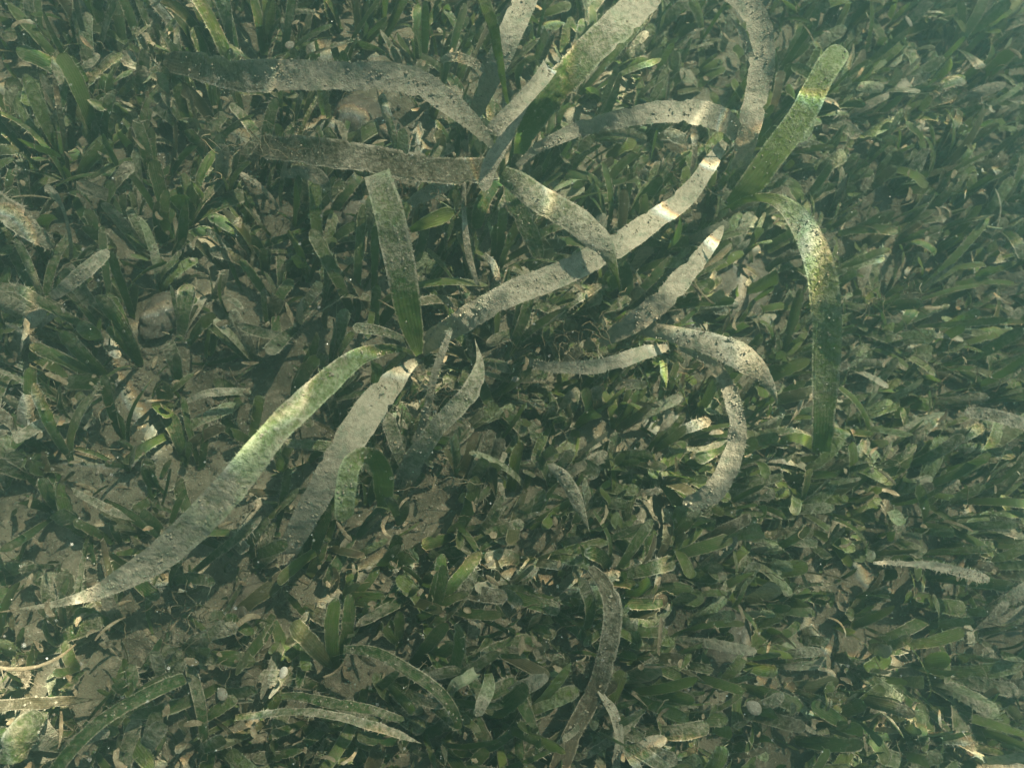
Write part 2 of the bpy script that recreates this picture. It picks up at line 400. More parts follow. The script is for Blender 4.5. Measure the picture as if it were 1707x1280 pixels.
# each broad-leaved plant: label, base pixel, its leaves
PLANTS = [
 dict(name='tape_seagrass', label='tall tape seagrass with long silty leaves and one upright dark green leaf', base=(699, 606, 0.012), blades=[
  dict(c=[(699,592,.055,14),(690,560,.067,34),(680,520,.078,46),(668,465,.090,52),(657,405,.100,54),(646,350,.108,52),(634,312,.104,48),(628,292,.100,47)],
       p=[(0,.0,.56,0),(.28,.03,.52,0),(.42,.36,.3,0),(.6,.5,.48,0),(.8,.42,.68,0),(1,.6,.6,0)], tip='cut', label='upright leaf, dark green below and silted towards its cut tip', torn=.02),
  dict(c=[(700,584,.03,22),(730,560,.05,38),(785,525,.075,44),(850,490,.092,46),(950,450,.10,44),(1040,405,.097,42),(1110,355,.09,38),(1158,308,.08,34),(1185,270,.07,27),(1208,238,.06,16)],
       p=[(0,.82,.3,.1),(.35,.80,.3,.1),(.8,.84,.3,.2),(.92,.75,.3,.5),(1,.5,.3,.9)], tip='torn', label='long grey silted leaf slanting to the upper right'),
  dict(c=[(697,592,.03,6),(668,582,.055,12),(640,582,.072,20),(595,598,.092,32),(545,638,.108,44),(490,690,.118,49),(440,745,.12,52),(390,803,.112,56),(340,857,.098,58),(282,912,.078,56),(225,952,.066,46),(165,984,.056,28),(85,1006,.054,11),(-20,1020,.058,9)],
       p=[(0,.2,.5,0),(.12,.42,.7,0),(.3,.58,.7,0),(.5,.68,.62,0),(.6,.70,.5,.1),(.72,.74,.3,.4),(.85,.55,.3,.8),(1,.2,.3,1)], tip='point', label='longest leaf, pale and fuzzy, sweeping to the lower left', torn=.05),
  dict(c=[(696,600,.028,12),(672,618,.045,30),(648,640,.06,44),(612,688,.072,54),(580,735,.076,56),(548,790,.07,50),(520,843,.055,46),(495,893,.035,40),(474,935,.014,28)],
       p=[(0,.8,.3,.25),(.4,.9,.3,.3),(.7,.78,.4,.2),(1,.9,.3,.3)], tip='torn', label='tan silted leaf bending down to the sand'),
  dict(c=[(698,586,.035,6),(676,568,.06,9),(650,556,.08,14),(620,549,.09,19),(590,546,.092,17)], p=[(0,.3,.5,0),(.5,.55,.5,0),(1,.62,.55,0)], tip='round', fringe=500),
  dict(c=[(700,598,.02,14),(707,625,.012,17),(712,652,.004,16)], p=[(0,.5,.4,.5),(1,.7,.4,.6)], tip='torn', label='brown sheath at the base'),
 ]),
 dict(name='tape_seagrass', label='tape seagrass with tan leaves spreading in all directions, two of them long and flat', base=(836, 262, 0.012), blades=[
  dict(c=[(822,246,.095,10),(806,226,.106,22),(782,198,.118,34),(742,164,.130,42),(695,138,.135,47),(640,127,.14,49),(570,128,.136,49),(495,127,.128,52),(430,126,.118,54),(365,120,.10,52),(320,112,.07,44),(275,98,.03,34)],
       p=[(0,.8,.3,.2),(.3,.88,.3,.2),(.66,.80,.3,.4),(.80,.46,.3,.85),(1,.2,.3,1)], tip='torn', label='long silted leaf arching to the left'),
  dict(c=[(828,282,.045,34),(790,284,.062,44),(740,282,.072,46),(680,275,.078,48),(610,264,.08,50),(545,256,.076,50),(480,250,.05,46),(420,247,.02,38)],
       p=[(0,.28,.3,.9),(.5,.40,.3,.85),(1,.35,.3,.9)], tip='torn', label='dark brown dead leaf lying flat'),
  dict(c=[(790,196,.04,24),(803,166,.06,32),(825,115,.085,39),(848,60,.098,42),(870,5,.10,43),(888,-45,.096,42)], p=[(0,.84,.3,.15),(1,.86,.35,.15)], tip='round', label='grey silted leaf standing up behind the narrow one'),
  dict(c=[(848,176,.06,5),(840,150,.085,9),(832,110,.115,15),(822,55,.14,20),(808,8,.15,21),(795,-30,.15,20)], p=[(0,.1,.85,0),(1,.35,.75,.0)], tip='round', fringe=500, label='narrow yellow green leaf'),
  dict(c=[(866,258,.04,20),(876,228,.06,34),(898,188,.082,46),(930,146,.098,54),(970,102,.108,57),(1020,50,.112,58),(1070,4,.11,56),(1105,-30,.106,54)],
       p=[(0,.08,.3,0),(.3,.16,.35,0),(.52,.34,.6,0),(.68,.62,.6,0),(.8,.8,.42,.1),(1,.84,.4,.1)], tip='round', label='broad green leaf silted towards its tip'),
  dict(c=[(862,276,.075,8),(885,258,.082,15),(915,240,.09,21),(962,218,.095,27),(1022,202,.108,31),(1082,190,.115,37),(1138,186,.116,42),(1182,188,.108,42),(1212,204,.094,38),(1232,236,.075,24)],
       p=[(0,.8,.3,.3),(.6,.88,.3,.25),(1,.84,.35,.15)], tip='torn', label='tan leaf reaching right with a torn upper edge', torn=.09),
  dict(c=[(915,112,.128,30),(890,142,.136,28),(866,170,.14,28),(840,198,.14,29),(818,222,.136,30)], p=[(0,.86,.3,.2),(1,.8,.3,.1)], tip='round', label='broken end of a leaf lying folded over', torn=.02, curl=.3),
  dict(c=[(906,128,.12,8),(882,160,.122,13),(858,202,.12,21),(838,240,.118,27),(820,276,.114,29),(806,318,.106,22)], p=[(0,.8,.3,.2),(.5,.9,.3,.1),(1,.98,.3,.1)], tip='round', label='leaf crusted with coarse white grains', rough=.004),
  dict(c=[(836,290,.090,30),(860,303,.100,40),(890,322,.108,47),(930,345,.116,50),(972,374,.120,48),(1003,408,.118,43),(1020,446,.110,30),(1034,492,.100,12)],
       p=[(0,.40,.55,0),(.2,.58,.5,0),(.7,.76,.42,.1),(.82,.4,.6,.0),(1,.0,.65,0)], tip='point', label='silted green leaf bending down to the right', curl=-.25, torn=.04),
  dict(c=[(845,300,.05,20),(862,345,.052,34),(884,392,.045,32),(900,430,.03,20)], p=[(0,.2,.2,0),(1,.4,.35,0)], tip='round'),
  dict(c=[(838,300,.04,16),(818,318,.05,24),(800,350,.048,26),(792,385,.035,18)], p=[(0,.1,.12,0),(1,.2,.15,0)], tip='round', label='short dark green inner leaf'),
 ]),
 dict(name='tape_seagrass', label='tape seagrass with one tall green leaf bent over at its pale top', base=(1370, 762, 0.012), blades=[
  dict(c=[(1369,752,.045,32),(1373,715,.062,38),(1377,660,.076,44),(1378,595,.091,48),(1375,525,.105,50),(1366,455,.117,50),(1348,398,.125,47),(1324,360,.130,39),(1298,339,.130,26),(1268,331,.126,21),(1238,336,.118,20),(1200,352,.105,12)],
       p=[(0,.02,.7,0),(.05,.05,.25,0),(.12,.22,.6,0),(.24,.42,.78,0),(.55,.50,.82,0),(.72,.76,.66,0),(.8,.45,.75,0),(.84,.0,.72,0),(1,.0,.6,0)], tip='point', label='tall green leaf, pale where it bends over', torn=.025,
       roll=0.0),
  dict(c=[(1366,756,.02,14),(1348,735,.03,22),(1322,728,.034,18),(1300,738,.026,10)], p=[(0,.05,.9,0),(1,.2,.75,0)], tip='round', fringe=200, label='yellow green young leaf'),
  dict(c=[(1374,756,.02,14),(1392,742,.034,26),(1404,742,.034,22),(1420,756,.024,12)], p=[(0,.05,.8,0),(1,.3,.6,0)], tip='round', fringe=200),
 ]),
 dict(name='tape_seagrass', label='tape seagrass with a light green straight leaf beside a torn grey one', base=(1222, 338, 0.012), blades=[
  dict(c=[(1214,345,.075,20),(1240,318,.088,40),(1272,281,.098,46),(1310,228,.108,47),(1350,168,.118,46),(1383,112,.122,44),(1408,74,.118,38)],
       p=[(0,.05,.72,0),(.2,.1,.72,0),(.4,.34,.9,0),(.6,.42,.9,0),(.8,.42,.88,0),(1,.55,.8,0)], tip='round', label='straight light green leaf', torn=.02),
  dict(c=[(1220,318,.06,24),(1234,268,.075,36),(1248,218,.088,39),(1260,158,.096,41),(1268,98,.106,44),(1264,45,.108,42),(1243,8,.104,38),(1200,-22,.096,30)],
       p=[(0,.3,.2,0),(.12,.65,.3,0),(.25,.86,.3,.1),(1,.88,.3,.15)], tip='torn', label='grey silted leaf torn along its right edge', torn=.09),
  dict(c=[(1256,190,.075,10),(1258,140,.09,15),(1250,90,.104,15),(1236,55,.112,13),(1214,28,.112,9)], p=[(0,.8,.3,.1),(1,.8,.3,.1)], tip='point', fringe=600),
 ]),
 dict(name='tape_seagrass', label='tape seagrass with drooping grey leaves and a hook shaped one, half buried in brown fuzz', base=(1010, 580, 0.012), blades=[
  dict(c=[(1000,572,.04,16),(1030,556,.056,30),(1066,534,.07,38),(1104,500,.082,40),(1142,458,.088,37),(1172,424,.088,30),(1192,398,.082,20),(1206,378,.074,8)],
       p=[(0,.9,.3,.4),(.3,.95,.3,.3),(.7,.86,.3,.2),(1,.7,.3,.1)], tip='torn', label='rough tan leaf rising to the upper right', torn=.09, rough=.003),
  dict(c=[(872,600,.03,8),(910,608,.05,18),(950,611,.06,24),(1000,606,.068,27),(1055,592,.07,28),(1112,578,.06,16)], p=[(0,.85,.3,.4),(1,.92,.3,.3)], tip='torn', label='fuzzy tan leaf lying level', torn=.09, fringe=3000, fl=.0016),
  dict(c=[(1030,552,.04,16),(1075,548,.062,24),(1125,556,.08,32),(1180,571,.094,41),(1232,592,.098,47),(1270,622,.09,40),(1290,655,.076,24),(1299,690,.055,8)],
       p=[(0,.85,.3,.3),(.4,.72,.3,.25),(.7,.62,.25,.2),(1,.5,.3,.4)], tip='point', label='blue grey drooping leaf', curl=-.2),
  dict(c=[(1130,580,.05,8),(1160,590,.062,14),(1190,609,.072,21),(1216,642,.082,28),(1229,690,.086,31),(1226,740,.08,35),(1208,788,.072,38),(1178,828,.060,36),(1138,842,.046,20)],
       p=[(0,.8,.35,.1),(.5,.88,.3,.15),(1,.88,.3,.3)], tip='torn', label='hook shaped grey leaf curling down', torn=.08),
 ]),
 dict(name='tape_seagrass', label='short grey green tape seagrass with one curved leaf below the largest plant', base=(676, 790, 0.010), blades=[
  dict(c=[(668,800,.022,22),(690,768,.042,35),(718,732,.06,36),(752,693,.074,35),(784,650,.082,33),(800,606,.082,24),(792,562,.074,6)], p=[(0,.55,.45,.1),(.5,.64,.5,0),(1,.62,.5,0)], tip='point', label='curved grey green leaf with a pointed tip'),
  dict(c=[(692,740,.03,16),(706,700,.045,15),(720,655,.06,13),(736,595,.075,13),(752,545,.082,9)], p=[(0,.7,.4,.3),(1,.72,.35,.3)], tip='torn', label='narrow fuzzy brown leaf', fringe=2600, fl=.0018),
  dict(c=[(676,786,.022,12),(660,745,.04,24),(650,705,.05,26),(644,686,.05,14)], p=[(0,.4,.3,0),(1,.55,.35,0)], tip='round'),
 ]),
 dict(name='tape_seagrass', label='small tape seagrass folded over, pale in front and dark green behind', base=(640, 850, 0.010), blades=[
  dict(c=[(640,846,.02,24),(643,815,.045,36),(640,788,.07,38),(626,766,.088,34),(606,762,.108,30),(586,776,.112,34),(575,818,.108,36),(571,872,.095,32)],
       p=[(0,.02,.2,0),(.35,.04,.2,0),(.47,.3,.6,0),(.56,.55,.85,0),(1,.6,.8,0)], tip='round', label='leaf folded over at the top', torn=.02),
  dict(c=[(636,800,.03,14),(590,760,.055,16),(540,742,.06,19),(478,734,.055,14)], p=[(0,.4,.55,0),(1,.52,.6,0)], tip='round', fringe=400, label='pale green strip leaf'),
 ]),
]
LOOSE = [  # broad leaves and scraps lying on their own: name, label, category, strip
 ('dead_leaf','brown dead tape leaf hanging down through the grass at the bottom','dead leaf', dict(c=[(982,944,.055,18),(1004,966,.058,26),(1020,1000,.06,33),(1022,1050,.056,36),(1008,1112,.046,34),(978,1178,.036,32),(946,1240,.038,38),(920,1300,.034,38)],p=[(0,.35,.3,.9),(.3,.46,.3,.85),(.6,.22,.3,.9),(1,.2,.3,.95)],tip='torn',base='round',fringe=2200)),
 ('dead_leaf','tan curled dead leaf at the bottom edge right of the brown one','dead leaf', dict(c=[(1000,1150,.04,10),(1020,1180,.045,18),(1030,1225,.042,16),(1022,1285,.03,16)],p=[(0,.8,.4,.7),(1,.8,.3,.7)],tip='torn',fringe=2400)),
 ('leaf_scrap','grey glittering leaf scrap leaning in the middle of the grass','leaf', dict(c=[(912,774,.06,14),(938,796,.064,24),(962,834,.06,23),(984,888,.045,10)],p=[(0,.7,.3,.1),(1,0.58,.3,.2)],tip='point',base='round',curl=-.4)),
 ('strap_leaf','long dark green leaf bowed across the lower left corner','leaf', dict(c=[(84,1292,.05,22),(138,1230,.06,24),(196,1184,.065,24),(255,1152,.062,25),(310,1128,.05,22)],p=[(0,.2,.15,0),(1,.25,.2,0)],tip='round',curl=.5,torn=.02)),
 ('strap_leaf','narrow green leaf arching to the right near the bottom edge','leaf', dict(c=[(572,1082,.05,14),(635,1092,.06,20),(700,1128,.066,21),(748,1176,.06,20),(772,1222,.04,12)],p=[(0,.3,.2,0),(1,.25,.25,0)],tip='round',torn=.03)),
 ('strap_leaf','thin pale edged leaf lying almost level along the bottom','leaf', dict(c=[(392,1196,.05,10),(460,1188,.056,15),(545,1192,.06,17),(620,1212,.06,17),(702,1238,.05,9)],p=[(0,.35,.3,0),(1,.66,.4,0)],tip='point',roll=.5)),
 ('strap_leaf','dark green strap leaf at the foot of the frame left of centre','leaf', dict(c=[(470,1160,.045,12),(540,1168,.055,18),(600,1180,.058,18),(676,1204,.05,12)],p=[(0,.2,.2,0),(1,.3,.25,0)],tip='round')),
 ('twig','tan twig with a feathery tip near the right edge','twig', dict(c=[(1456,938,.055,5),(1510,942,.06,9),(1565,946,.064,14),(1610,954,.066,18),(1650,966,.066,16)],p=[(0,.9,.4,.6),(1,0.70,.4,.5)],tip='torn',fringe=4200,fl=.0016)),
 ('dead_leaf','flat tan leaf strip cut by the right edge','dead leaf', dict(c=[(1606,688,.05,18),(1650,694,.056,22),(1700,708,.058,22),(1760,722,.055,20)],p=[(0,0.63,.3,.5),(1,0.63,.3,.5)],tip='torn',base='round')),
 ('dead_leaf','broad ragged silted leaf at the left edge','dead leaf', dict(c=[(-30,322,.05,40),(15,358,.055,46),(50,386,.05,38),(88,410,.036,20)],p=[(0,.5,.3,.4),(1,.5,.3,.4)],tip='torn',torn=.16,fringe=5000,fl=.0018)),
 ('dead_leaf','grey silt covered leaf slanting up among the grass on the left','dead leaf', dict(c=[(86,494,.05,14),(116,472,.058,26),(150,446,.06,26),(180,414,.05,18)],p=[(0,0.64,.3,.15),(1,0.65,.3,.1)],tip='torn',torn=.1)),
 ('leaf_scrap','pale bent leaf scrap lying on sand left of the longest leaf','leaf', dict(c=[(312,668,.03,8),(340,658,.036,14),(380,654,.036,15),(416,652,.03,11)],p=[(0,0.61,.5,.05),(1,0.63,.5,.05)],tip='torn',fringe=500)),
 ('leaf_scrap','narrow pale leaf scrap on the sand patch at left','leaf', dict(c=[(106,812,.03,7),(150,834,.038,14),(190,856,.036,14),(226,872,.026,6)],p=[(0,0.64,.4,.2),(1,0.65,.4,.2)],tip='point',fringe=500)),
 ('dead_leaf','torn tan leaf arching under the dark brown dead leaf','dead leaf', dict(c=[(474,290,.04,14),(510,286,.052,26),(540,300,.052,26),(558,340,.03,10)],p=[(0,0.65,.3,.6),(1,0.63,.3,.6)],tip='point',torn=.1)),
 ('seaweed_stalk','thin stalk with a pale curled tip at the left','stalk', dict(c=[(118,432,.02,6),(112,385,.045,6),(101,345,.062,7),(86,322,.07,16),(72,312,.07,18)],p=[(0,.7,.4,.4),(1,.9,.4,.2)],tip='round',fringe=900)),
 ('leaf_scrap','broad pale green leaf standing in the bottom left corner','leaf', dict(c=[(20,1272,.06,44),(32,1236,.066,54),(52,1204,.064,50),(78,1184,.05,26)],p=[(0,.3,.5,.1),(1,.4,.5,.1)],tip='round',curl=-.3)),
 ('dead_leaf','flat tan leaf lying level above the bottom left corner','dead leaf', dict(c=[(-30,1176,.036,22),(40,1174,.04,22),(105,1170,.04,18),(170,1168,.03,8)],p=[(0,.3,.3,.85),(1,.3,.3,.85)],tip='point',torn=.08)),
 ('leaf_scrap','pale green leaf tip pointing down at the bottom centre','leaf', dict(c=[(814,1122,.06,14),(812,1146,.064,24),(804,1172,.064,24),(796,1194,.06,18)],p=[(0,.3,.5,0),(.3,.62,.6,0),(1,0.53,.6,0)],tip='round',fringe=300)),
 ('leaf_scrap','white folded leaf scrap beside the pale green leaf tip','leaf', dict(c=[(752,1158,.05,12),(762,1142,.062,20),(780,1132,.066,22),(794,1122,.06,18)],p=[(0,0.70,.6,0),(1,.9,.6,0)],tip='cut',curl=.8,fringe=200)),
 ('stem','thin pale brown stem standing right of the upright green leaf','stem', dict(c=[(774,306,.085,4),(772,350,.08,8),(783,420,.07,12),(802,488,.058,7)],p=[(0,0.55,.4,.7),(1,0.58,.4,.6)],tip='torn',fringe=900)),
 ('stem','brown bent stem with fuzz right of the pale brown one','stem', dict(c=[(806,425,.05,10),(822,440,.055,13),(830,470,.05,12),(828,498,.03,8)],p=[(0,0.63,.4,.4),(1,0.63,.4,.4)],tip='torn',fringe=2200)),
 ('dead_leaf','short grain crusted leaf under the two flat leaves','dead leaf', dict(c=[(684,342,.05,18),(706,330,.056,24),(736,314,.058,24),(764,298,.05,16)],p=[(0,0.70,.3,.5),(1,0.70,.3,.4)],tip='torn',rough=.003)),
 ('algae_frond','yellow orange algae frond right of the upright green leaf','algae', dict(c=[(684,384,.07,10),(708,372,.078,22),(732,360,.08,28),(758,352,.076,24)],p=[(0,.05,1,.0),(1,.1,1,.15)],tip='torn',torn=.16,curl=.3)),
 ('dead_leaf','small tan arched leaf left of the narrow yellow green leaf','dead leaf', dict(c=[(734,102,.05,10),(760,98,.058,16),(784,104,.06,17),(810,120,.05,9)],p=[(0,0.63,.3,.5),(1,0.63,.3,.4)],tip='round')),
 ('strap_leaf','thin pale leaf pointing up right under the hook shaped leaf','leaf', dict(c=[(1146,748,.04,6),(1172,746,.046,9),(1200,740,.05,10),(1216,732,.05,6)],p=[(0,.7,.5,.1),(1,.8,.5,.1)],tip='point',fringe=300)),
]
hero_bufs = []
for pl in PLANTS:
    org = at(*pl['base'])
    e = link(pl['name'], None, loc=org); e.empty_display_size = 0.02
    tag(e, pl['label'], 'seagrass', 'broad leaved tape seagrass plants')
    for k in pl['blades']:
        kw = {a: k[a] for a in k if a not in ('c', 'p', 'label')}
        bb = hero(k['c'], k['p'], **kw); hero_bufs.append(bb)
        o = link('blade', bb.mesh('blade', LEAF, org), e)
        if 'label' in k: o['label'] = k['label']
for nm, lab, cat, k in LOOSE:
    kw = {a: k[a] for a in k if a not in ('c', 'p')}
    bb = hero(k['c'], k['p'], **kw); hero_bufs.append(bb)
    mid = k['c'][0]; org = at(mid[0], mid[1], mid[2])
    tag(link(nm, bb.mesh(nm, LEAF, org), loc=org), lab, cat)

# ------------------------------------------------------------------ short seagrass: where it grows
HOLES = [  # bare sand: px, py, radius x, radius y, strength
 (300,740,120,90,.95),(420,850,110,80,.95),(180,770,90,60,.6),(620,215,85,45,.9),(600,380,45,60,.7),(1225,470,75,95,.9),(700,480,60,60,.6),
 (400,1000,120,60,.75),(1185,1060,60,75,.8),(1000,900,60,40,.5),(520,700,90,80,.7),(1530,60,60,50,.35),(480,960,70,50,.6),(60,900,60,60,.5),
 (640,830,60,60,.6),(370,600,50,40,.5),(220,620,60,30,.3),(900,560,60,40,.3),(1050,300,90,50,.35),(100,330,60,40,.4),(450,240,90,30,.6),(740,660,70,50,.5)]
FLOW = [(1500,150,.75,.70),(1600,600,.95,.25),(1550,1100,.9,-.05),(1100,1150,.55,.25),(700,1150,.45,.1),(200,1150,.35,.4),(100,700,-.25,.6),(100,300,-.1,.85),(400,100,.0,.9),(800,60,.25,.9),(450,480,.25,.6),(1000,750,.5,.55),(1250,880,.75,.2)]
FLW = np.array(FLOW)
def flow(px, py):
    wgt = 1 / (((FLW[:, 0] - px) ** 2 + (FLW[:, 1] - py) ** 2) / 1e4 + 0.6) ** 1.5
    v = (wgt[:, None] * FLW[:, 2:]).sum(0) / wgt.sum()
    return v
def small_blade(base, az, tilt, bend, length, width, twist, hue, silt, dead, seed, r, tipw):
    n = 15
    u = 1 - (1 - np.linspace(0, 1, n)) ** 1.7
    ang = tilt + bend * u ** 1.3
    aa = az + twist * u
    d = np.stack([np.sin(ang) * np.cos(aa), np.sin(ang) * np.sin(aa), np.cos(ang)], -1)
    P = base + np.concatenate([[np.zeros(3)], np.cumsum((d[1:] + d[:-1]) / 2 * (np.diff(u) * length)[:, None], axis=0)])
    gz = bed_z(P[:, 0], P[:, 1]) + 0.002
    P[:, 2] = np.maximum(P[:, 2], gz)
    zt = P[:, 2].max() - base[2]
    if zt > 0.062: P[:, 2] = base[2] + (P[:, 2] - base[2]) * 0.062 / zt
    T = norm(np.gradient(P, u, axis=0))
    side = np.stack([-np.sin(aa), np.cos(aa), 0 * aa], -1)
    ro = r.normal(0, 0.45) + r.normal(0, 0.5) * u
    S = norm(side - (side * T).sum(1, keepdims=True) * T); N = np.cross(S, T)
    S, N = S * np.cos(ro)[:, None] + N * np.sin(ro)[:, None], N * np.cos(ro)[:, None] - S * np.sin(ro)[:, None]
    wprof = (0.50 + 0.50 * np.clip(u / 0.7, 0, 1) ** 0.8) * np.sqrt(np.clip(1 - np.clip((u - tipw) / (1 - tipw), 0, 1) ** 2, 0.004, 1))
    hw = width / 2 * wprof
    e1, e2 = (1 + r.normal(0, 0.05, n)), (1 + r.normal(0, 0.05, n))
    s_ = np.clip(silt + 0.28 * (u - 0.4) + r.normal(0, .03, n), 0, 1)  # silt grows towards the tip, also painting tips brighter as if sunlit
    d_ = np.clip(dead + (u > 0.8) * 0.35 * (r.random() < 0.4), 0, 1)
    return ribbon(P, S, N, hw * e1, hw * e2, 5, r.uniform(-0.25, 0.45), u, np.clip(hue + 0.12 * (u - .3), 0, 1), s_, d_, rough=0.0006, seed=seed, fringe=(4500 if r.random() < 0.6 else 1800), fl=0.0011 * (1.6 if r.random() < .2 else 1)), P

shoots = []
step = 0.0126
k = 0
for gx_ in np.arange(-0.50, 0.78, step):
    for gy_ in np.arange(-0.42, 0.72, step):
        x, y = gx_ + rng.uniform(-.5, .5) * step, gy_ + rng.uniform(-.5, .5) * step
        px, py, dz = proj((x, y, 0.03))
        if not (-170 < px < 1880 and -170 < py < 1430): continue
        keep = 0.94
        for hx, hy, rx, ry, st in HOLES:
            keep *= 1 - .72 * st * math.exp(-(((px - hx) / rx) ** 2 + ((py - hy) / ry) ** 2) * 1.0)
        if px < 760: keep *= 0.82
        patch = float(noise2(np.array(x * 14 + 30.), np.array(y * 14 + 30.), 88))
        keep *= min(1, 0.55 + patch * 0.9)
        if rng.random() > keep: continue
        fv = flow(px, py)
        fa, fm = math.atan2(fv[1], fv[0]), math.hypot(*fv)
        nb = int(rng.choice([2, 3, 3, 4]))
        az0 = fa + rng.normal(0, 0.48)
        z0 = float(bed_z(np.array(x), np.array(y)))
        hm = lambda a, c: float(noise2(np.array(a * 24 + 70.), np.array(c * 24 + 70.), 101))
        h0 = hm(x, y); gxx, gyy = (hm(x + .004, y) - h0) / .004, (hm(x, y + .004) - h0) / .004
        lx, ly = fv[0] - .030 * gxx, fv[1] - .030 * gyy
        fa, fm = math.atan2(ly, lx), min(math.hypot(lx, ly), 1.3)
        az0 = fa + rng.normal(0, 0.48)
        if h0 < .22 and rng.random() < .5: continue
        hue0 = np.clip(rng.normal(0.34 + 0.16 * min(1, max(0, (px - 800) / 400)), 0.14), 0.02, 0.85)
        silt0 = np.clip(rng.normal(0.17, 0.11) + (0.22 if rng.random() < 0.08 else 0), 0.0, .8)
        L0 = rng.uniform(0.030, 0.056) * (.62 + .75 * h0) * (1 - .14 * min(1, max(0, (px - 800) / 400))) * (1.35 if rng.random() < .08 else 1) * (0.85 + 0.3 * patch)
        bl = []
        for j in range(nb):
            az = az0 + rng.normal(0, 0.42) + (math.pi if (j % 2 and rng.random() < 0.28) else 0)
            tilt = abs(rng.normal(0.26 * fm + 0.08, 0.17)); bend = rng.normal(0.95, 0.7) * (0.6 + .5 * fm)
            ln = L0 * rng.uniform(0.6, 1.15); wd = min(rng.lognormal(math.log(0.0064), .2), .0094) * (1 if rng.random() > .16 else .5)
            dead = 0.0
            q = rng.random()
            if q < 0.15: dead = rng.uniform(.5, .95)
            hue = np.clip(hue0 + rng.normal(0, .07), 0, 1)
            if q > 0.975: hue = rng.uniform(.75, 1)
            silt = np.clip(silt0 + rng.normal(0, .08) + (0.35 if rng.random() < .05 else 0), 0.02, .95)
            k += 1
            bb, P = small_blade(np.array([x + rng.normal(0, .0012), y + rng.normal(0, .0012), z0 - 0.002]), az, tilt, bend, ln, wd,
                                rng.normal(0, .5), hue, silt, dead, k * 3.7, rng, rng.uniform(.84, .93))
            bl.append(dict(buf=bb, P=P, w=wd, hue=hue, silt=silt, dead=dead, n=len(bb.v[0])))
        shoots.append(dict(x=x, y=y, z=z0, blades=bl, az=az0, lean=fm, L=L0))
# which of them the picture shows largest
allv, allf, off = [], [], 0
for bb in hero_bufs + [q['buf'] for s in shoots for q in s['blades']]:
    allv.append(bb.v[0]); allf.append(bb.q[0] + off); off += len(bb.v[0])
tree = BVHTree.FromPolygons(np.concatenate(allv).tolist(), np.concatenate(allf).tolist())
cv = Vector(C)
for s in shoots:
    tot = 0
    for q in s['blades']:
        V = q['buf'].v[0].reshape(-1, 5, 3)
        vis = 0
        for i in range(1, 15, 2):
            p = Vector(V[i, 2]); px, py, dz = proj(V[i, 2])
            if not (0 < px < 1707 and 0 < py < 1280): continue
            d = p - cv; L = d.length
            h = tree.ray_cast(cv, d / L, L + .01)
            if h[0] is None or h[3] > L - 0.0012:
                pa = V[i - 1]; a = np.linalg.norm(np.cross(V[i, 4] - V[i, 0], V[min(i + 1, 14), 2] - V[i - 1, 2]))
                nrm = np.cross(V[i, 4] - V[i, 0], V[min(i + 1, 14), 2] - V[i - 1, 2]); nrm /= max(np.linalg.norm(nrm), 1e-9)
                vis += a * abs(float(nrm @ np.array(d / L))) / L ** 2
        q['vis'] = vis; tot += vis
    s['vis'] = tot
shoots.sort(key=lambda s: -s['vis'])
named, rest = shoots[:300], shoots[300:]
print('SHOOTS', len(shoots))

# labels that point each shoot out: its look, and the nearest landmark
LM = [(650,430,'the upright dark green leaf'),(940,450,'the long slanting grey leaf'),(440,745,'the longest lower left leaf'),(570,740,'the bent tan leaf'),
 (500,125,'the long leaf arching left'),(620,265,'the dark brown flat leaf'),(1010,60,'the broad leaf at the top'),(1100,190,'the tan leaf reaching right'),
 (960,370,'the bent silted green leaf'),(1375,560,'the tall bent-over green leaf'),(1330,190,'the straight light green leaf'),(1265,90,'the torn grey leaf'),
 (1225,700,'the hook shaped leaf'),(1200,580,'the blue grey drooping leaf'),(1000,600,'the fuzzy level leaf'),(760,680,'the curved grey green leaf'),
 (600,800,'the folded pale leaf'),(1010,1080,'the brown dead leaf'),(200,1190,'the bowed corner leaf'),(690,1130,'the arching narrow leaf'),
 (800,1160,'the pale leaf tip'),(1560,946,'the feathery tan twig'),(1665,700,'the tan strip at right'),(110,380,'the pale tipped stalk'),(135,460,'the silted leaf at left'),
 (365,655,'the pale bent scrap'),(165,840,'the narrow pale scrap'),(950,815,'the glittering grey scrap'),(1230,470,'the pale rubble patch'),
 (1650,60,'the top right corner'),(1640,1230,'the bottom right corner'),(60,60,'the top left corner'),(1400,1180,'the lower right grass'),(1500,350,'the dense right hand grass'),(1190,1060,'the grey sand gap'),(820,90,'the narrow yellow green leaf'),(420,1000,'the lower sand gap')]
DIRS = ['right of', 'above and right of', 'above', 'above and left of', 'left of', 'below and left of', 'below', 'below and right of']
NUM = {2: 'two', 3: 'three', 4: 'four'}
ORD = ['nearest', 'second', 'third', 'fourth', 'fifth', 'sixth', 'seventh', 'eighth', 'ninth', 'tenth', 'eleventh', 'twelfth', 'thirteenth', 'fourteenth']
cells = {}
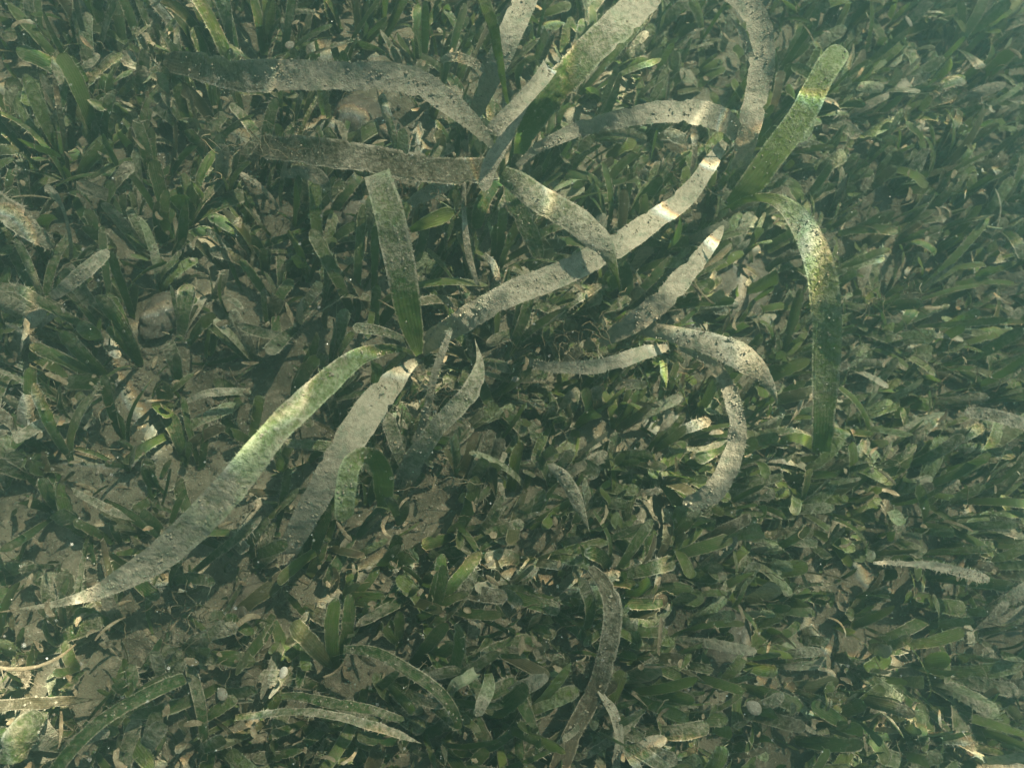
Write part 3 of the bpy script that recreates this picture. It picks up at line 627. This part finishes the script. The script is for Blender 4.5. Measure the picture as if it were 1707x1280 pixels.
for s in named:
    pts = np.concatenate([q['P'][4:] for q in s['blades']]); wts = np.repeat([q['vis'] + 1e-9 for q in s['blades']], 11)
    px, py, _ = proj((pts * wts[:, None]).sum(0) / wts.sum())
    s['px'] = (px, py)
    l = min(LM, key=lambda m: math.hypot(m[0] - px, m[1] - py))
    a = math.atan2(l[1] - py, px - l[0])
    sec = DIRS[int(round(a / (math.pi / 4))) % 8]
    hue = np.mean([q['hue'] for q in s['blades']]); silt = np.mean([q['silt'] for q in s['blades']]); dead = max(q['dead'] for q in s['blades'])
    col = 'dark green' if hue < .27 else 'mid green' if hue < .42 else 'olive green' if hue < .6 else 'yellow green'
    look = ('browned ' if dead > .4 else '') + ('silty ' if silt > .5 else 'speckled ' if silt > .33 else 'clean ') + col
    key = (look, NUM[len(s['blades'])], sec, l[2])
    s['d'] = math.hypot(l[0] - px, l[1] - py)
    cells.setdefault(key, []).append(s)
for key, ss in cells.items():
    ss.sort(key=lambda s: s['d'])
    for i, s in enumerate(ss):
        o_ = '' if len(ss) == 1 else ORD[min(i, 13)] + ' '
        s['label'] = f'{o_}{key[0]} {key[1]}-leaved shoot {key[2]} {key[3]}'
for s in named:
    org = np.array([s['x'], s['y'], s['z']])
    e = link('seagrass_shoot', None, loc=org); e.empty_display_size = 0.01
    tag(e, s['label'], 'seagrass', 'short seagrass shoots of the meadow')
    for q in s['blades']: link('blade', q['buf'].mesh('blade', LEAF, org), e)
mead = Buf()
for s in rest:
    for q in s['blades']: mead.merge(q['buf'])
# thin understory: narrow small leaves between the shoots
for j in range(1500):
    px, py = rng.uniform(-120, 1830), rng.uniform(-120, 1400)
    keep = 1.0
    for hx, hy, rx, ry, st in HOLES: keep *= 1 - 0.75 * st * math.exp(-(((px - hx) / rx) ** 2 + ((py - hy) / ry) ** 2))
    if rng.random() > keep: continue
    p = at(px, py, 0.0); p[2] = float(bed_z(np.array(p[0]), np.array(p[1]))) - .001
    fv = flow(px, py)
    bb, _ = small_blade(p, math.atan2(fv[1], fv[0]) + rng.normal(0, 1.2), abs(rng.normal(.5, .35)), rng.normal(.4, .5), rng.uniform(.012, .04), rng.uniform(.0012, .0040),
                        rng.normal(0, .8), np.clip(rng.normal(.3, .15), 0, 1), np.clip(rng.normal(.15, .12), 0, .95), float(rng.random() < .3) * .8, 9000 + j * 1.7, rng, .6)
    mead.merge(bb)
# the meadow goes on past the picture on every side
protos = []
src = shoots[::max(1, len(shoots) // 60)][:60]
for s in src:
    vv, qq, aa, n0 = [], [], {k: [] for k in ATTRS}, 0
    rows = np.array([0, 3, 6, 9, 11, 13, 14])
    for q in s['blades']:
        b0 = q['buf']; V = b0.v[0].reshape(15, 5, 3)[rows][:, [0, 2, 4]]
        ii = np.arange(21).reshape(7, 3)
        vv.append(V.reshape(-1, 3) - [s['x'], s['y'], s['z']]); qq.append(np.stack([ii[:-1, :-1], ii[1:, :-1], ii[1:, 1:], ii[:-1, 1:]], -1).reshape(-1, 4) + n0); n0 += 21
        for k in ATTRS: aa[k].append(b0.a[k][0].reshape(15, 5)[rows][:, [0, 2, 4]].ravel())
    protos.append((np.concatenate(vv), np.concatenate(qq), {k: np.concatenate(aa[k]) for k in ATTRS}))
st2 = 0.0165
for gx_ in np.arange(-1.15, 1.45, st2):
    for gy_ in np.arange(-1.1, 1.4, st2):
        x, y = gx_ + rng.uniform(-.5, .5) * st2, gy_ + rng.uniform(-.5, .5) * st2
        px, py, dz = proj((x, y, 0.03))
        if -170 < px < 1880 and -170 < py < 1430 and -0.5 < x < .78 and -.42 < y < .72: continue
        if float(noise2(np.array(x * 9 + 30.), np.array(y * 9 + 30.), 88)) < .16: continue
        v, q, a = protos[rng.integers(len(protos))]
        an = rng.normal(0, .7); ca, sa = math.cos(an), math.sin(an); k_ = rng.uniform(.8, 1.3)
        z0 = float(bed_z(np.array(x), np.array(y)))
        mead.add(np.stack([v[:, 0] * ca - v[:, 1] * sa, v[:, 0] * sa + v[:, 1] * ca, v[:, 2]], -1) * k_ + [x, y, z0], q, **a)
tag(link('seagrass_meadow', mead.mesh('seagrass_meadow', LEAF)), 'smaller and hidden seagrass shoots filling the rest of the meadow', 'seagrass', kind='stuff')

# ------------------------------------------------------------------ litter, rubble, filaments, floating specks
lit = Buf()
for j in range(1500):
    px, py = rng.uniform(-120, 1830), rng.uniform(-120, 1400)
    zz = 0.0 if rng.random() < .45 else rng.uniform(.015, .05)
    p = at(px, py, zz); g0 = float(bed_z(np.array(p[0]), np.array(p[1]))); p[2] = g0 + zz + .0025
    n = 7; L = rng.gamma(2.2, .0032); wd = rng.uniform(.0008, .0028); a = rng.uniform(0, 6.28); pit = rng.normal(0, .45 if zz else .2)
    u = np.linspace(-.5, .5, n); aa = a + rng.normal(0, 1.0) * u; pp = pit + rng.normal(0, 1.2) * u
    d = np.stack([np.cos(aa) * np.cos(pp), np.sin(aa) * np.cos(pp), np.sin(pp)], -1)
    P = p + np.cumsum(d, 0) * L / n - d.sum(0) * L / n / 2
    P[:, 2] = np.maximum(P[:, 2], bed_z(P[:, 0], P[:, 1]) + .0012)
    S = norm(np.cross(d, [0.2 * rng.normal(), 0.2 * rng.normal(), 1])); N = np.cross(S, d)
    hw = wd / 2 * np.array([.5, .9, 1, 1.05, 1, .8, .35]) * (1 + rng.normal(0, .18, n))
    lit.merge(ribbon(P, S, N, hw, hw * rng.uniform(.7, 1.3), 3, rng.normal(0, .6), u + .5, .3, .9, .8))
tag(link('leaf_litter', lit.mesh('leaf_litter', LITTER)), 'tan scraps of dead leaf scattered over sand and grass', 'litter', kind='stuff')

def ico(sub):
    import bmesh
    bm = bmesh.new(); bmesh.ops.create_icosphere(bm, subdivisions=sub, radius=1)
    v = np.array([x.co[:] for x in bm.verts]); f = np.array([[y.index for y in x.verts] for x in bm.faces]); bm.free(); return v, f
I1, I2, I3 = ico(1), ico(2), ico(4)
def lump(I, c, s, seed, amp=.35, fr=1.4):
    v, f = I
    k_ = 1 + amp * 2 * fbm(v[:, 0] * fr + seed + 20, v[:, 1] * fr + v[:, 2] * fr * 1.7 + seed * 1.3 + 20, 91, 4)
    a = (seed * 2.39) % 6.28; ca, sa = math.cos(a), math.sin(a)
    w_ = v * k_[:, None] * np.asarray(s)
    return np.stack([w_[:, 0] * ca - w_[:, 1] * sa, w_[:, 0] * sa + w_[:, 1] * ca, w_[:, 2]], -1) + c, f
rub = Buf()
for j in range(7000):
    px, py = rng.uniform(-120, 1830), rng.uniform(-120, 1400)
    if rng.random() < .6:
        hx, hy, rx, ry, st = HOLES[rng.integers(len(HOLES))]; px, py = rng.normal(hx, rx * 1.0), rng.normal(hy, ry * 1.0)
    p = at(px, py, 0.0); p[2] = float(bed_z(np.array(p[0]), np.array(p[1])))
    r0 = min(rng.gamma(1.1, .00042) + .0002, .0026)
    v, f = lump(I1, p + [0, 0, r0 * .3], r0 * rng.uniform(.6, 1.3, 3), j * 1.31 % 97)
    rub.add(v, None, f)
tag(link('shell_rubble', rub.mesh('shell_rubble', STONE, attrs=False, smooth=False)), 'fine shell grit and pebbles strewn over the sand', 'rubble', kind='stuff')

STONES = [(1232,478,.004,(.020,.024,.008),'large grey silted stone in the gap right of the slanting grey leaf'),(1205,420,.008,(.012,.010,.007),'small grey stone above the largest stone'),
(600,360,.006,(.013,.016,.009),'brown stone left of the upright green leaf'),(700,495,.008,(.011,.009,.008),'round tan stone right of the dark green leaf base'),
 (598,210,.006,(.014,.013,.010),'pale stone between the two long left leaves'),(640,225,.006,(.009,.013,.009),'pale upright stone right of its round neighbour'),(1100,160,.008,(.014,.010,.008),'grey stone behind the tan leaf reaching right'),
 (265,520,.012,(.014,.010,.007),'silted lump among the dark grass at left'),(1190,1075,.004,(.016,.022,.008),'grey stone in the sand gap at lower right'),(415,1005,.006,(.014,.009,.008),'tan stone in the sand gap at lower left'),(960,335,.008,(.010,.008,.007),'small tan stone beside the silted green leaf')]
for j, (px, py, z, s, lab) in enumerate(STONES):
    p = at(px, py, z); p[2] = float(bed_z(np.array(p[0]), np.array(p[1]))) + s[2] * .35 
    v, f = lump(I3, 0, s, j * 3.3 + 1, .45, 2.0)
    b = Buf(); b.add(v, None, f)
    tag(link('stone', b.mesh('stone', STONE, attrs=False), loc=p), lab, 'stone', 'stones on the sand')
SHELLS = [(22,548,.03,.0062,'white oval shell half hidden at the left edge'),(1515,38,.03,.0080,'round pale shell at the top right'),(484,75,.06,.0050,'small white shell beside a curled leaf tip at the top'),
 (1255,1178,.035,.0085,'long white shell in the grass at lower right'),(472,1122,.05,.0050,'small white shell at the bottom left of centre'),(860,632,.03,.0040,'tiny white shell in the dark gap under the slanting leaf'),
 (370,1155,.03,.0058,'cream shell in the shade at the lower left'),(100,520,.035,.0042,'small pale shell above the dark grass at left'),(1095,955,.02,.0045,'small cream shell in the grass below centre')]
for j, (px, py, z, r0, lab) in enumerate(SHELLS):
    p = at(px, py, z)
    v, f = I3                                        # a ribbed valve: domed, hinged end narrower
    th = np.arctan2(v[:, 1], v[:, 0]); rr = np.hypot(v[:, 0], v[:, 1])
    x = v[:, 0] * (1 + .12 * v[:, 0]); y = v[:, 1] * (.72 + .18 * v[:, 0]); zz = np.where(v[:, 2] > 0, v[:, 2] * .30, v[:, 2] * .10)
    zz = zz + .03 * np.cos(np.arctan2(v[:, 1], v[:, 0] + 1.02) * 26) * (v[:, 2] > 0) * rr
    w_ = np.stack([x, y, zz], -1) * r0 * .55
    E = Matrix.Rotation(j * 1.9, 3, 'Z') @ Matrix.Rotation(.5 * math.sin(j * 2.1), 3, 'X')
    w_ = w_ @ np.array(E).T
    b = Buf(); b.add(w_, None, f)
    tag(link('shell', b.mesh('shell', SHELL, attrs=False), loc=p), lab, 'shell', 'pale shells in the meadow')

fil = Buf()
CL = [(1560,160),(1590,620),(1480,490),(1120,290),(980,575),(1040,560),(900,575),(520,245),(470,255),(720,300),(1180,600),(300,1020),(720,660)]
for j in range(1000):
    if j < 420: cx, cy = CL[j % len(CL)]; px, py = rng.normal(cx, 42), rng.normal(cy, 22); zz = rng.uniform(.02, .07)
    else: px, py = rng.uniform(-60, 1770), rng.uniform(-60, 1340); zz = rng.uniform(.0, .05)
    p = at(px, py, zz); n = 9; L = rng.uniform(.006, .030); a = rng.uniform(0, 6.28); pit = rng.normal(0, .5); r0 = rng.uniform(.00012, .00034)
    da = np.cumsum(rng.normal(0, .55, n)) + a; dp = np.cumsum(rng.normal(0, .45, n)) + pit
    d = np.stack([np.cos(da) * np.cos(dp), np.sin(da) * np.cos(dp), np.sin(dp)], -1); P = p + np.cumsum(d, 0) * L / n
    S = norm(np.cross(d, [0.1, 0.2, 1])); N = np.cross(S, d)
    ring = np.stack([P + r0 * (S * math.cos(q) + N * math.sin(q)) for q in (0, 2.09, 4.19)], 1)
    ii = np.arange(n * 3).reshape(n, 3); q = np.concatenate([np.stack([ii[:-1, m], ii[1:, m], ii[1:, (m + 1) % 3], ii[:-1, (m + 1) % 3]], -1) for m in range(3)])
    fil.add(ring.reshape(-1, 3), q)
tag(link('algae_filaments', fil.mesh('algae_filaments', FUZZ, attrs=False)), 'thin brown strands tangled between the leaves', 'algae', kind='stuff')
snow = Buf()
for j in range(1300):
    px, py = rng.uniform(-60, 1770), rng.uniform(-60, 1340); p = at(px, py, rng.uniform(.06, .21))
    r0 = min(rng.gamma(1.6, .00006) + .00005, .00026)
    v, f = lump(I1, p, np.full(3, r0) * rng.uniform(.6, 1.4, 3), j * .77 % 91); snow.add(v, None, f)
tag(link('floating_specks', snow.mesh('floating_specks', SPECK, attrs=False)), 'tiny pale specks drifting in the water', 'particles', kind='stuff')

# ------------------------------------------------------------------ murky water between lens and meadow
hb = Buf()
x0, x1, y0, y1, z0, z1 = -2.6, 2.8, -2.6, 2.8, -1.05, 0.50
hv = [(x, y, z) for x in (x0, x1) for y in (y0, y1) for z in (z0, z1)]
hb.add(hv, [(0, 1, 3, 2), (4, 6, 7, 5), (0, 4, 5, 1), (2, 3, 7, 6), (0, 2, 6, 4), (1, 5, 7, 3)])
g = NT('murky_water')
pv = g.n('ShaderNodeVolumePrincipled'); pv.inputs['Color'].default_value = (0.46, 0.81, 0.80, 1); pv.inputs['Density'].default_value = 0.60
pv.inputs['Anisotropy'].default_value = 0.68
g.l(pv.outputs[0], g.out.inputs['Volume'])
tag(link('haze', hb.mesh('haze', g.m, attrs=False, smooth=False)), 'green murk of the water', kind='stuff')
